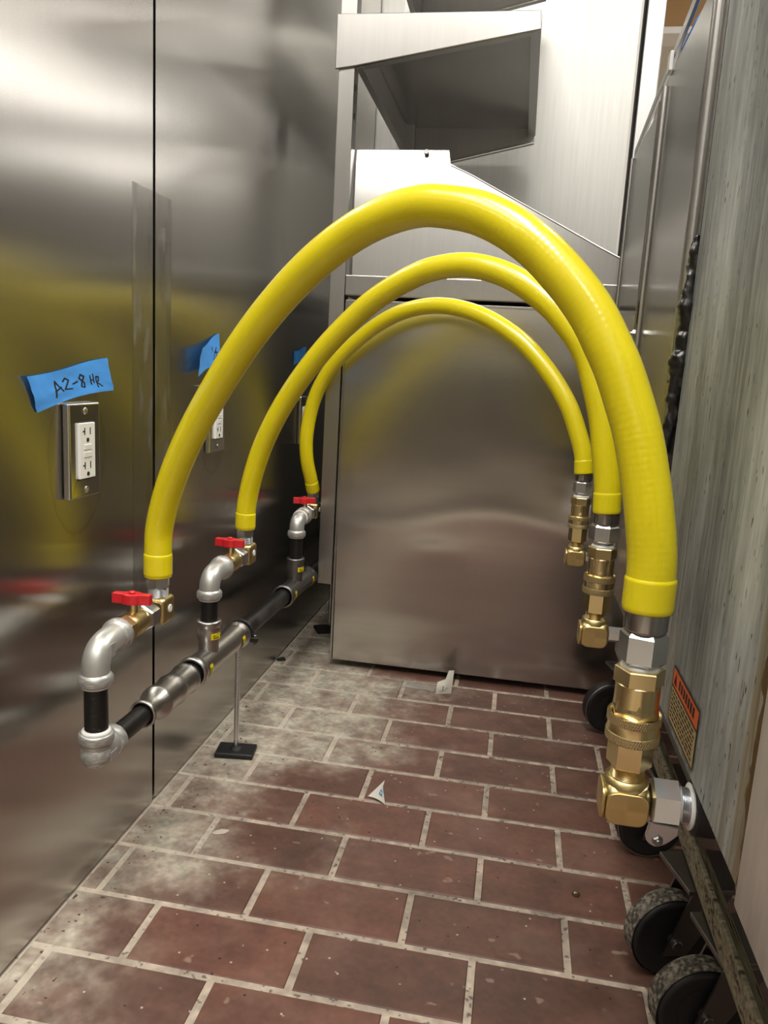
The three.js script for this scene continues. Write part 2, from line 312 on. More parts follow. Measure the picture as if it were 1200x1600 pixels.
// ---------------------------------------------------------------- steel cabinet at the end of the aisle with post, splash guard and shelves
const CZ = -0.748;
{
  const c = thing('steel_cabinet', 'large brushed stainless cabinet closing the end of the aisle', 'cabinet');
  mesh('body', span(-0.292, 0.60, 0.05, 0.835, -1.5, CZ - 0.004, 0.002), M.coreSteel, c);
  const g = sheet(60, 70, (s, t) => {
    const x = mix(-0.302 + 0.006 * (1 - t), 0.605, s), y = mix(0.018, 0.838, t), e = Math.min(1, s / 0.07, (1 - s) / 0.1, t / 0.07, (1 - t) / 0.07);
    const d = 0.0034 * (fbm(x * 3.4 + 4.1, y * 7 + 2.2, 2) - 0.5) * (1.4 - y) + 0.0022 * Math.exp(-(((x + 0.08) / 0.07) ** 2 + ((y - 0.30) / 0.03) ** 2)) + 0.0013 * Math.exp(-(((y - 0.37 - 0.025 * Math.sin(x * 11 + 1)) / 0.03) ** 2));
    return [x, y, CZ + d * e, x * 0.9, y * 0.9];
  });
  mesh('front_panel', g, M.steelPanel, c);
  mesh('panel_edge', span(-0.3035, -0.2985, 0.018, 0.84, CZ - 0.03, CZ + 0.0012, 0.0008), M.steel, c);
  mesh('panel_lip', span(-0.302, 0.605, 0.836, 0.8415, CZ - 0.02, CZ + 0.0015, 0.0008), M.steelBright, c);
  mesh('plinth', span(-0.27, 0.6, 0, 0.05, -1.45, CZ - 0.04, 0.002), M.coreSteel, c);
  mesh('worktop_edge', span(-0.3055, 0.605, 0.849, 0.893, -1.5, CZ + 0.008, 0.003), M.steelBright, c);
}
{
  const c = thing('splash_guard', 'polished stainless splash guard with a sloping top edge on the cabinet', 'splash guard');
  const back = (t) => CZ - 0.012 - 0.024 * t - 0.012 * t ** 5, prof = (t) => [mix(0.893, 1.158, t), back(t)];
  mesh('front_plate', sheet(24, 40, (s, t) => { const [y, z] = prof(t); const xr = mix(-0.042, -0.105, t ** 0.8), x = mix(mix(-0.294, -0.304, t), xr, s); return [x, y, z + 0.002, x, y]; }), M.steelBright, c);
  mesh('wing_plate', sheet(40, 24, (s, t) => { const x = mix(-0.12, 0.268, s), top = mix(1.132, 0.946, clamp((x + 0.10) / 0.365)), y = mix(0.893, top, t); return [x, y, back((y - 0.893) / 0.265) - 0.002, x, y]; }), M.steelBright, c);
  mesh('top_hem', sweep([V(-0.304, 1.158, CZ - 0.048), V(-0.105, 1.158, CZ - 0.048)], 0.002, 4, 8), M.steelBright, c);
  const hem = []; for (let k = 0; k <= 8; k++) { const x = mix(-0.108, 0.268, k / 8), y = mix(1.132, 0.946, clamp((x + 0.10) / 0.365)); hem.push(V(x, y, back((y - 0.893) / 0.265) - 0.002)); }
  mesh('wing_hem', sweep(hem, 0.0018, 20, 8), M.steelBright, c);
  const s = mesh('screw', merge([cyl(0.003, 0.012), cyl(0.006, 0.003).translate(0, 0.006, 0)]), M.pressDark, c); s.position.set(-0.152, 1.151, CZ - 0.043); s.rotation.x = 1.2;
}
{
  const c = thing('shelf_post', 'upright stainless channel post beside the cabinet panel', 'post');
  mesh('channel', merge([span(-0.340, -0.3065, 0.20, CEIL - 0.02, CZ - 0.004, CZ + 0.002, 0.001), span(-0.3405, -0.3365, 0.20, CEIL - 0.02, CZ - 0.036, CZ, 0.001), span(-0.3105, -0.3065, 0.20, CEIL - 0.02, CZ - 0.036, CZ, 0.001)]), M.steelBright, c);
  for (const y of [1.27, 1.215, 0.60, 0.36]) mesh('slot', box(0.002, 0.012, 0.006, -0.3055, y, CZ - 0.012, 0.0003), M.slot, c);
}
function wallShelf(dy, label) {
  const c = thing('cantilever_shelf', label, 'shelf', [0, dy, 0]);
  mesh('front_bracket', plate([[-0.346, 1.403], [0.063, 1.403], [0.066, 1.369], [-0.306, 1.305], [-0.346, 1.300]], CZ + 0.0085, 0.006), M.steelBright, c);
  mesh('back_bracket', plate([[-0.33, 1.403], [0.063, 1.403], [0.064, 1.347], [-0.306, 1.262], [-0.33, 1.262]], -1.43, 0.006), M.steelSatin, c);
  mesh('pan', span(-0.30, 0.06, 1.388, 1.398, -1.432, CZ + 0.001, 0.001), M.steel, c);
  mesh('front_rim', plate([[-0.300, 1.311], [0.062, 1.373], [0.062, 1.369], [-0.306, 1.3045]], CZ - 0.0005, 0.020, 0.0008), M.steelBright, c);
  mesh('side_rim', plate([[0.046, 1.366], [0.066, 1.369], [0.066, 1.40], [0.063, 1.40], [0.063, 1.372], [0.046, 1.369]], CZ - 0.002, 0.68, 0.0008), M.steelBright, c);
  mesh('side_panel', span(-0.3055, -0.302, 1.306, 1.40, -1.43, CZ - 0.001, 0.001), M.steelSatin, c);
  mesh('inner_rim', span(-0.3055, -0.290, 1.305, 1.309, -1.43, CZ - 0.002, 0.001), M.steelBright, c);
  mesh('back_rim', plate([[-0.306, 1.268], [0.064, 1.353], [0.064, 1.347], [-0.306, 1.262]], -1.415, 0.02, 0.0008), M.steelBright, c);
  mesh('corner_tube', span(-0.306, -0.276, 1.25, 1.39, -1.426, -1.396, 0.002), M.steelSatin, c);
  return c;
}
wallShelf(0, 'stainless cantilever shelf with tapered bracket above the splash guard');
wallShelf(0.37, 'upper stainless cantilever shelf showing only its dark underside');

// ---------------------------------------------------------------- cooking equipment on the right: steel backs on casters
const EX = 0.265;
const greyMap = dataTex(768, 1024, (u, v) => {    // soiled galvanised back: streaks of film and grease, u along z, v up
  const a = fbm(u * 44, v * 9, 4), b = fbm(u * 6, v * 5 + 4, 4), f = fbm(u * 120, v * 60, 3), s = fbm(u * 130, v * 7 + 3, 3);
  let k = 0.86 + 0.24 * (a - 0.5) + 0.6 * (b - 0.5) + 0.22 * (f - 0.5);
  let c = [184 * k, 190 * k, 188 * k];
  const br = sstep(0.56, 0.78, fbm(u * 26 + 5, v * 3, 4)) * 0.24 + sstep(0.90, 1.0, u + 0.06 * (b - 0.5)) * 0.7 * sstep(0.35, 0.6, fbm(u * 40, v * 14, 3) + 0.1);
  c = [mix(c[0], 112, br), mix(c[1], 92, br), mix(c[2], 58, br)];
  const w = sstep(0.62, 0.75, s) * 0.4; c = [mix(c[0], 196, w), mix(c[1], 198, w), mix(c[2], 190, w)];
  if (fbm(u * 150, v * 90 + 2, 2) > 0.84) c = [60, 40, 26];
  return c;
});
M.greyBack = std({ map: greyMap, metalness: 0.2, roughness: 0.5, bumpMap: dataTex(256, 256, (u, v) => { const n = 255 * fbm(u * 90, v * 16, 3); return [n, n, n]; }, false), bumpScale: 0.0006 });
M.beige = std({ map: dataTex(256, 256, (u, v) => { const n = 0.9 + 0.3 * (fbm(u * 20, v * 20, 4) - 0.5); return [205 * n, 196 * n, 186 * n]; }), metalness: 0.4, roughness: 0.5 });
M.greaseBrown = phys({ color: lin(0.09, 0.052, 0.014), roughness: 0.35, clearcoat: 0.5 });
M.grease = phys({ color: lin(0.010, 0.0095, 0.009), roughness: 0.3, clearcoat: 0.4 });
M.backSteel = phys({ ...steelOpts, color: lin(0.52, 0.505, 0.475), roughness: 0.24, anisotropy: 0.5, map: grainV });
function panelSheet(z0, z1, y0, y1, x, amp, flip) { // facing -x
  return sheet(30, 40, (s, t) => { const z = mix(z1, z0, s), y = mix(y0, y1, t), e = Math.min(1, s / 0.1, (1 - s) / 0.1, t / 0.05, (1 - t) / 0.05); return [x + amp * (fbm(z * 4 + 1, y * 5, 2) - 0.5) * e, y, z, flip ? (z - z0) / (z1 - z0) : z * 1.0, flip ? (y - y0) / (y1 - y0) : y * 1.0]; });
}
{ // far unit
  const c = thing('fryer', 'low stainless fryer back beside the cabinet, far end of the line', 'fryer');
  mesh('body', span(EX + 0.004, 0.62, 0.35, 1.10, -0.715, -0.372, 0.002), M.coreSteel, c);
  mesh('back_panel', panelSheet(-0.722, -0.372, 0.36, 1.128, EX, 0.0012), M.backSteel, c);
  mesh('edge_trim', sweep([V(EX - 0.002, 0.36, -0.722), V(EX - 0.002, 1.128, -0.722)], 0.004, 6, 12), M.steelBright, c);
  mesh('edge_trim', sweep([V(EX - 0.003, 0.36, -0.3785), V(EX - 0.003, 1.12, -0.3785)], 0.0055, 6, 12), M.steelBright, c);
  mesh('base', span(0.36, 0.62, 0.16, 0.35, -0.70, -0.38, 0.002), M.coreSteel, c);
}
{ // middle unit
  const c = thing('fryer', 'middle stainless fryer back with rolled vertical edge seams', 'fryer');
  mesh('body', span(EX + 0.004, 0.62, 0.35, 1.125, -0.364, 0.008, 0.002), M.coreSteel, c);
  mesh('back_panel', panelSheet(-0.366, 0.010, 0.36, 1.150, EX, 0.0012), M.backSteel, c);
  mesh('edge_trim', sweep([V(EX - 0.003, 0.36, -0.3600), V(EX - 0.003, 1.135, -0.3600)], 0.0055, 6, 12), M.steelBright, c);
  mesh('edge_trim', sweep([V(EX - 0.004, 0.36, -0.012), V(EX - 0.004, 1.16, -0.012)], 0.008, 6, 12), M.steelBright, c);
  mesh('base', span(0.36, 0.62, 0.16, 0.35, -0.36, 0.0, 0.002), M.coreSteel, c);
  const b = mesh('bolt', merge([hex(0.006, 0.005), cyl(0.003, 0.012)]), M.zinc, c); b.geometry.rotateZ(Math.PI / 2); b.position.set(EX - 0.010, 0.775, -0.360);
  mesh('rust_stain', sheet(4, 8, (s, t) => [EX - 0.0095 + 0.001 * s, 0.79 + 0.035 * t, -0.3655 + 0.010 * s, s, t]), M.greaseBrown, c);
}
{ // flue rail across the two units
  const c = thing('top_rail', 'flat steel rail sloping along the tops of the fryer backs', 'rail');
  const g = box(0.005, 0.017, 0.745, 0, 0, 0, 0.001); g.rotateX(-0.106); g.translate(EX + 0.004, 1.178, -0.364); mesh('flat', g, M.steelBright, c);
  mesh('clip', box(0.006, 0.028, 0.022, EX - 0.002, 1.165, -0.352, 0.002), M.white, c).userData.label = 'white paper clip tag';
}
{ // near unit
  const c = thing('oven', 'soiled grey galvanised oven back with streaks and a warning label', 'oven');
  mesh('body', span(EX + 0.004, 0.66, 0.362, 1.52, 0.02, 0.418, 0.002), M.coreSteel, c);
  mesh('back_panel', panelSheet(0.018, 0.420, 0.358, 1.52, EX - 0.001, 0.0012, true), M.greyBack, c);
  mesh('base', span(0.40, 0.66, 0.17, 0.362, 0.03, 0.41, 0.002), M.coreSteel, c);
  const lab = canvasTex(256, 128, (g, w, h) => {
    g.fillStyle = '#b7a26c'; g.fillRect(0, 0, w, h); g.fillStyle = '#e2641e'; g.fillRect(0, 0, w, h * 0.36);
    g.strokeStyle = '#241a10'; g.lineWidth = 5; g.strokeRect(2, 2, w - 4, h - 4); g.strokeRect(2, 2, w - 4, h * 0.34);
    g.fillStyle = '#20140a'; g.beginPath(); g.moveTo(14, 38); g.lineTo(30, 8); g.lineTo(46, 38); g.fill();
    for (let k = 0; k < 7; k++) g.fillRect(64 + k * 23, 12, 17, 22);
    for (let r = 0; r < 7; r++) { let x = 12; while (x < w - 26) { const l = 8 + 22 * hash(r, x); g.fillRect(x, h * 0.42 + r * 9.5, Math.min(l, w - 18 - x), 5); x += l + 5; } }
  });
  const s = sheet(1, 1, (a, b) => [EX - 0.0022, mix(0.366, 0.423, b), mix(0.163, 0.275, a), a, b]);
  mesh('warning_label', s, std({ map: lab, roughness: 0.6, side: THREE.DoubleSide }), c).userData.label = 'orange and tan warning label';
}
{ // nearest unit
  const c = thing('steamer', 'pale beige equipment back panel nearest the grey oven', 'appliance');
  mesh('body', span(EX + 0.006, 0.66, 0.352, 1.52, 0.436, 0.80, 0.002), M.coreSteel, c);
  mesh('back_panel', span(EX - 0.006, EX + 0.004, 0.352, 1.52, 0.432, 0.80, 0.003), M.beige, c);
}
// grease in the joints
function lumpy(pts, r, amp, f, segs) { return sweep(pts, (t, l, a) => r * (0.4 + 0.6 * Math.sin(Math.PI * clamp(t * 1.02)) ** 0.4) * (1 + amp * (fbm(l * f + 3, Math.cos(a) * 1.5 + 9 + Math.sin(a) * 1.1, 3) - 0.5)), segs, 14); }
solo('grease_buildup', lumpy([V(EX - 0.004, 0.50, -0.002), V(EX - 0.004, 0.66, 0.004), V(EX - 0.004, 0.76, 0.012), V(EX - 0.003, 0.86, 0.012)], 0.0085, 1.9, 70, 160), M.grease, 'thick black grease crust in the joint beside the grey oven back', 'grease');
solo('grease_buildup', lumpy([V(EX - 0.001, 0.36, 0.427), V(EX - 0.001, 0.7, 0.427), V(EX - 0.001, 1.3, 0.427)], 0.006, 1.6, 60, 200), M.greaseBrown, 'brown sticky grease line between grey oven back and beige panel', 'grease');
// base rails
M.railPaint = std({ map: dataTex(256, 256, (u, v) => { const n = fbm(u * 60, v * 60, 4), k = 0.75 + 0.5 * (n - 0.5), d = sstep(0.62, 0.72, fbm(u * 30, v * 50 + 3, 3)); return [mix(196 * k, 70, d), mix(190 * k, 60, d), mix(160 * k, 44, d)]; }), metalness: 0.3, roughness: 0.6 });
{ const c = thing('base_rail', 'soiled pale angle iron rail under the equipment backs', 'rail');
  const uf = mesh('upright_flange', span(0.333, 0.338, 0.138, 0.168, -0.36, 0.72, 0.001), M.railPaint, c).geometry; { const p = uf.attributes.position, t = uf.attributes.uv; for (let i = 0; i < p.count; i++) t.setXY(i, p.getZ(i) * 4, p.getY(i) * 4); }
  mesh('flat_flange', span(0.333, 0.36, 0.134, 0.139, -0.36, 0.72, 0.001), M.railPaint, c); }
{ const c = thing('base_rail', 'grey steel base rail under the far fryer back', 'rail');
  mesh('upright_flange', span(0.333, 0.338, 0.138, 0.176, -0.70, -0.37, 0.001), M.coreSteel, c);
  mesh('flat_flange', span(0.333, 0.36, 0.134, 0.139, -0.70, -0.37, 0.001), M.coreSteel, c); }

// ---------------------------------------------------------------- casters
function caster(label, [x, z], yaw, dirty, R = 0.05) {
  const c = thing('caster', label, 'caster', [x, 0, z], 'equipment casters'); c.rotation.y = yaw;
  const w = 0.030, tire = lathe([[R * 0.55, -w / 2 + 0.003], [R * 0.86, -w / 2], [R - 0.003, -w / 2 + 0.001], [R, -w / 2 + 0.005], [R, w / 2 - 0.005], [R - 0.003, w / 2 - 0.001], [R * 0.86, w / 2], [R * 0.55, w / 2 - 0.003]], 48);
  tire.rotateX(Math.PI / 2); tire.translate(0, R, 0);
  const wh = mesh('wheel', tire, M.rubber, c);
  if (dirty) { const t = ring([[R + 0.0004, -w / 2 + 0.003], [R + 0.0008, w / 2 - 0.003]], 48); t.rotateX(Math.PI / 2); t.translate(0, R, 0); mesh('tread', t, M.tread, wh).userData.label = 'dusty grey tread'; }
  else { const t = new THREE.TorusGeometry(R * 0.985, 0.0016, 8, 48); t.translate(0, R, w / 2 - 0.003); mesh('rim_band', t, M.pressDark, wh); }
  const hub = cyl(R * 0.56, w * 0.8); hub.rotateX(Math.PI / 2); hub.translate(0, R, 0); mesh('hub', hub, M.rubber, c);
  const ax = cyl(0.006, w + 0.022); ax.rotateX(Math.PI / 2); ax.translate(0, R, 0); mesh('axle_bolt', ax, M.pressDark, c);
  for (const s of [-1, 1]) {
    const sh = new THREE.Shape(); sh.moveTo(-0.014, R - 0.016); sh.lineTo(0.014, R - 0.016); sh.lineTo(0.062, 2 * R + 0.012); sh.lineTo(0.012, 2 * R + 0.012); sh.closePath();
    const g = new THREE.ExtrudeGeometry(sh, { depth: 0.003, bevelEnabled: false }); g.translate(0, 0, s > 0 ? w / 2 + 0.003 : -w / 2 - 0.006); mesh('fork_arm', g, M.pressDark, c);
  }
  mesh('fork_bridge', box(0.05, 0.005, w + 0.012, 0.037, 2 * R + 0.012, 0, 0.001), M.pressDark, c);
  mesh('swivel_race', cyl(0.026, 0.012).translate(0.037, 2 * R + 0.02, 0), M.pressSteel, c);
  mesh('top_plate', box(0.08, 0.006, 0.075, 0.037, 2 * R + 0.029, 0, 0.001), M.pressDark, c);
  return c;
}
caster('black caster wheel beside the cabinet under the far fryer', [0.318, -0.585], 0.25, false, 0.052);
caster('black caster wheel behind the large brass elbow', [0.332, -0.178], 0.15, false, 0.048);
caster('dusty caster under the oven, the one farther from the beige panel', [0.318, 0.062], 0.28, true, 0.05);
caster('dusty caster under the oven, the one closer to the beige panel', [0.330, 0.170], 0.22, true, 0.05);

// ---------------------------------------------------------------- wall outlets and tape
function outlet(label, z, y, lamp) {
  const c = thing('wall_outlet', label, 'outlet', [WX + 0.0005, y, z], 'wall outlets'); c.rotation.y = Math.PI / 2;
  const pl = new THREE.Shape(); const W = 0.034, Hh = 0.0572, r = 0.003;
  pl.moveTo(-W + r, -Hh); pl.lineTo(W - r, -Hh); pl.quadraticCurveTo(W, -Hh, W, -Hh + r); pl.lineTo(W, Hh - r); pl.quadraticCurveTo(W, Hh, W - r, Hh); pl.lineTo(-W + r, Hh); pl.quadraticCurveTo(-W, Hh, -W, Hh - r); pl.lineTo(-W, -Hh + r); pl.quadraticCurveTo(-W, -Hh, -W + r, -Hh);
  const g = new THREE.ExtrudeGeometry(pl, { depth: 0.0035, bevelEnabled: true, bevelSize: 0.003, bevelThickness: 0.003, bevelOffset: -0.003, bevelSegments: 4 }); g.translate(0, 0, 0.0028);
  mesh('cover_plate', g, phys({ color: lin(0.66, 0.65, 0.63), metalness: 1, roughness: 0.2 }), c);
  const b = mesh('receptacle', box(0.0335, 0.067, 0.004, 0, 0, 0.0105, 0.001), M.plasticWhite, c);
  for (const s of [1, -1]) mesh('receptacle_edge', box(0.0355, 0.0012, 0.001, 0, s * 0.0345, 0.0098), M.slot, b);
  for (const s of [1, -1]) {
    const cy = s * 0.0205;
    mesh('slot', box(0.0018, 0.0085, 0.0006, 0.0055, cy + 0.003, 0.0125, 0.0001), M.slot, b);
    mesh('slot', merge([box(0.0018, 0.0085, 0.0006, -0.0065, cy + 0.003, 0.0125, 0.0001), box(0.0042, 0.0018, 0.0006, -0.0085, cy + 0.003, 0.0125, 0.0001)]), M.slot, b);
    const gr = cyl(0.0026, 0.0006); gr.rotateX(Math.PI / 2); gr.translate(0, cy - 0.0075, 0.0125); mesh('slot', gr, M.slot, b);
  }
  mesh('button', box(0.016, 0.0062, 0.0014, 0, 0.0045, 0.0128, 0.0004), M.white, b);
  mesh('button', box(0.016, 0.0062, 0.0014, 0, -0.0045, 0.0128, 0.0004), M.white, b);
  if (lamp) mesh('indicator_lamp', box(0.0018, 0.0018, 0.0006, 0.012, -0.0285, 0.0126, 0.0002), M.greenGlow, b);
  for (const s of [1, -1]) { const q = merge([lathe([[0.0042, 0], [0.0036, 0.0012], [0, 0.0016]], 20), box(0.0065, 0.0004, 0.001, 0, 0.0016, 0, 0.0001)]); q.rotateX(Math.PI / 2); q.translate(0, s * 0.0475, 0.0098); mesh('screw', q, M.zinc, c); }
  return c;
}
outlet('steel plated outlet under the long blue tape label', 0.086, 0.581, true);
outlet('steel plated outlet under the folded blue tape, behind the thickest hose', -0.330, 0.597, false);
outlet('steel plated outlet beside the shelf post, behind the thinnest hose', -0.885, 0.565, false);
function ink(g, strokes, w, h) { g.strokeStyle = '#151a2a'; g.lineCap = 'round'; g.lineJoin = 'round'; for (const s of strokes) { g.beginPath(); s.forEach(([x, y], i) => (i ? g.lineTo(x * w, y * h) : g.moveTo(x * w, y * h))); g.stroke(); } }
function tape(name, label, corners, tex, curl, seedN) {  // corners TL, TR, BR, BL as [z, y]
  const [TL, TR, BR, BL] = corners;
  const g = sheet(40, 16, (s, t) => {
    const jag = 0.004 * (fbm(t * 7 + seedN, 3, 3) - 0.5) * (1 - 2 * s);
    const z = mix(mix(BL[0], BR[0], s), mix(TL[0], TR[0], s), t) - jag, sag = 0.005 * Math.sin(s * Math.PI) * (t < 0.5 ? 1 - 2 * t : 0) - 0.004 * Math.sin(s * 4 + 1) * (t > 0.5 ? 2 * t - 1 : 0);
    const y = mix(mix(BL[1], BR[1], s), mix(TL[1], TR[1], s), t) + sag;
    return [WX + 0.0014 + 0.0016 * (fbm(s * 6 + seedN, t * 3, 3) - 0.35) + curl(s, t), y, z, s, t];
  });
  return solo(name, g, std({ map: tex, roughness: 0.65, side: THREE.DoubleSide }), label, 'tape', 'blue tape labels');
}
const BLUE = '#4a9ff6';
const tapeA = canvasTex(512, 192, (g, w, h) => {
  g.fillStyle = BLUE; g.fillRect(0, 0, w, h);
  for (let k = 0; k < 90; k++) { g.fillStyle = k % 2 ? 'rgba(80,160,240,0.10)' : 'rgba(20,90,180,0.10)'; g.fillRect(hash(k, 1) * w, hash(k, 2) * h, 20 + hash(k, 3) * 90, 2); }
  g.lineWidth = 10;
  ink(g, [[[0.25, 0.80], [0.285, 0.30], [0.345, 0.66]], [[0.255, 0.62], [0.335, 0.52]], [[0.375, 0.36], [0.41, 0.28], [0.445, 0.36], [0.37, 0.62], [0.46, 0.66]], [[0.485, 0.50], [0.545, 0.46]],
    [[0.635, 0.36], [0.60, 0.29], [0.575, 0.38], [0.63, 0.55], [0.615, 0.72], [0.58, 0.66], [0.60, 0.52], [0.635, 0.36]]], w, h);
  g.lineWidth = 9;
  ink(g, [[[0.715, 0.38], [0.715, 0.66]], [[0.755, 0.36], [0.755, 0.62]], [[0.715, 0.52], [0.755, 0.50]], [[0.79, 0.44], [0.79, 0.80]], [[0.79, 0.44], [0.825, 0.46], [0.82, 0.58], [0.79, 0.62], [0.85, 0.80]]], w, h);
});
const tapeB = canvasTex(256, 160, (g, w, h) => {
  g.fillStyle = BLUE; g.fillRect(0, 0, w, h); g.lineWidth = 7;
  ink(g, [[[0.66, 0.28], [0.68, 0.38]], [[0.76, 0.62], [0.86, 0.36], [0.78, 0.48], [0.90, 0.50], [0.82, 0.78]], [[0.74, 0.72], [0.84, 0.66]]], w, h);
});
const tapeC = canvasTex(64, 32, (g, w, h) => { g.fillStyle = BLUE; g.fillRect(0, 0, w, h); });
tape('masking_tape', 'long blue tape label handwritten A2-8 HR above the outlet', [[0.187, 0.672], [0.020, 0.688], [0.003, 0.651], [0.167, 0.629]], tapeA, (s, t) => 0.003 * Math.max(0, 0.12 - s) * 8 * t, 2);
tape('masking_tape', 'folded blue tape label lifting off the wall behind the thickest hose', [[-0.249, 0.717], [-0.350, 0.738], [-0.358, 0.686], [-0.236, 0.669]], tapeB, (s) => 0.012 * (1 - s) ** 2, 5);
tape('masking_tape', 'small blue tape label deep behind the two farther hoses', [[-0.80, 0.730], [-0.90, 0.735], [-0.90, 0.700], [-0.80, 0.695]], tapeC, () => 0, 8);

// ---------------------------------------------------------------- gas manifold along the wall
const GX = -0.363, VY = 0.368;
const py = (z) => 0.239 + 0.026 * (z - 0.17);
const pAt = (z) => V(GX, py(z), z);
const slope = Math.atan(0.026);
function onPipe(g, z) { alongZ(g); g.rotateX(slope * -1); g.translate(GX, py(z), z); return g; }   // built along +y with 0 at z, runs to -z
solo('black_pipe', sweep([pAt(0.150), pAt(0.09), pAt(0.03)], 0.0134, 6, 28), M.pipe, 'thin black steel pipe between the low elbow and the reducer', 'pipe');
solo('black_pipe', sweep([pAt(-0.04), pAt(-0.08), pAt(-0.13)], 0.0167, 6, 28), M.pipe, 'short black pipe stub between the reducer and the nearer tee', 'pipe');
solo('black_pipe', sweep([pAt(-0.26), pAt(-0.42), pAt(-0.58)], 0.0167, 10, 28), M.pipe, 'scuffed black pipe between the two press tees', 'pipe');
solo('black_pipe', sweep([pAt(-0.71), pAt(-1.1), pAt(-1.58)], 0.0167, 10, 28), M.pipe, 'black pipe running past the shelf post to the back wall', 'pipe');
{ const c = thing('press_reducer', 'shiny steel press reducer on the manifold pipe', 'pipe fitting');
  mesh('shell', onPipe(lathe([[0.0142, 0.004], [0.0172, 0], [0.0188, 0.004], [0.0185, 0.008], [0.0168, 0.012], [0.0166, 0.026], [0.0200, 0.036], [0.0232, 0.041], [0.0236, 0.046], [0.0220, 0.052], [0.0218, 0.074], [0.0228, 0.082], [0.0238, 0.088], [0.0226, 0.095], [0.0214, 0.10], [0.0212, 0.126], [0.0232, 0.132], [0.0236, 0.137], [0.0215, 0.139], [0.0172, 0.137]], 44), 0.064), M.pressSteel, c); }
const yellowTag = canvasTex(96, 64, (g, w, h) => { g.fillStyle = '#e8d414'; g.fillRect(0, 0, w, h); g.fillStyle = '#1c1a10'; g.fillRect(12, 14, 16, 38); g.fillRect(40, 14, 7, 38); g.fillRect(40, 14, 22, 8); g.fillRect(58, 14, 7, 22); g.fillRect(70, 40, 14, 10); });
M.tag = std({ map: yellowTag, roughness: 0.5, side: THREE.DoubleSide });
function curved(r, a0, a1, h) { return sheet(8, 1, (s, t) => { const a = mix(a0, a1, s); return [r * Math.cos(a), (t - 0.5) * h, r * Math.sin(a), t, s]; }); }
function tee(label, z0, z1, zb, mat) {
  const c = thing('press_tee', label, 'pipe fitting'), L = z0 - z1;
  mesh('run', onPipe(lathe([[0.0176, 0.008], [0.0182, 0.001], [0.0215, -0.001], [0.0240, 0.002], [0.0243, 0.008], [0.0222, 0.013], [0.0214, 0.018], [0.0214, 0.032], [0.0206, 0.037], [0.0206, L - 0.037], [0.0214, L - 0.032], [0.0214, L - 0.018], [0.0222, L - 0.013], [0.0243, L - 0.008], [0.0240, L - 0.002], [0.0215, L + 0.001], [0.0182, L - 0.001], [0.0176, L - 0.008]], 44), z0), mat, c);
  const y0 = py(zb), br = lathe([[0.0158, 0.005], [0.0162, 0.034], [0.0182, 0.036], [0.0184, 0.046], [0.0172, 0.050], [0.0172, 0.056], [0.0186, 0.058], [0.0192, 0.063], [0.0186, 0.066], [0.0136, 0.066]], 40);
  br.translate(GX, y0, zb); mesh('branch', br, mat, c);
  const b1 = curved(0.0189, 0.05, 1.0, 0.010); b1.translate(GX, y0 + 0.043, zb); mesh('yellow_label', b1, M.tag, c).userData.label = 'yellow sticker';
  for (const k of [0.028, L - 0.028]) mesh('yellow_label', onPipe(curved(0.0219, -0.75, 0.35, 0.011), z0).translate(0, -k * Math.sin(slope), -k * Math.cos(slope)), M.tag, c).userData.label = 'yellow sticker';
  return c;
}
tee('bright press tee with yellow stickers beside the rod foot', -0.092, -0.290, -0.158, M.pressSteel);
tee('dark press tee with yellow stickers near the shelf post', -0.548, -0.742, -0.637, M.pressDark);
function elbow(label, base, a, b, { r = 0.0158, rc = 0.0195, mark = false } = {}) { // from below (length a) turning to -z (length b)
  const c = thing('pipe_elbow', label, 'pipe fitting', base);
  const k = Math.min(a, b) * 0.62, pts = [V(0, -a + 0.004, 0), V(0, -a + 0.010, 0)];
  for (let i = 0; i <= 8; i++) { const t = i / 8, y = -(1 - t) * (1 - t) * k, z = -t * t * k * (b / a > 1.2 ? 1.25 : 1); pts.push(V(0, y, z)); }
  pts.push(V(0, 0, -b + 0.010), V(0, 0, -b + 0.004));
  mesh('bend', sweep(pts, r, 48, 32), M.galv, c);
  const prof = [[r * 0.9, -0.006], [rc - 0.0015, -0.0065], [rc, -0.004], [rc, 0.003], [rc - 0.002, 0.006], [r - 0.001, 0.0085]];
  const c1 = lathe(prof, 36); c1.translate(0, -a + 0.006, 0); mesh('collar', c1, M.galv, c);
  const c2 = lathe(prof, 36); c2.rotateX(Math.PI / 2); c2.translate(0, 0, -b + 0.006); mesh('collar', c2, M.galv, c);
  const s1 = lathe([[0.0135, -0.001], [0.0165, -0.002], [0.0158, 0.003], [0.0135, 0.004]], 24); s1.translate(0, -a - 0.001, 0); mesh('thread_tape', s1, M.tapeWhite, c);
  if (mark) mesh('cast_mark', box(0.0012, 0.016, 0.010, r + 0.0002, -0.004, -0.010, 0.0004), M.galv, c);
  return c;
}
function riser(y0, y1, z, label) {
  const c = thing('pipe_nipple', label, 'pipe', [GX, y0, z]), h = y1 - y0;
  mesh('barrel', cyl(0.0134, h - 0.016).translate(0, h / 2, 0), M.pipe, c);
  mesh('thread', thread(0.0131, 0.010).translate(0, 0.005, 0), M.pressSteel, c);
  mesh('thread', thread(0.0131, 0.010).translate(0, h - 0.005, 0), M.pressSteel, c);
}
const RISERS = [[0.172, 'the open end of the manifold'], [-0.158, 'the rod foot'], [-0.637, 'the shelf post']];
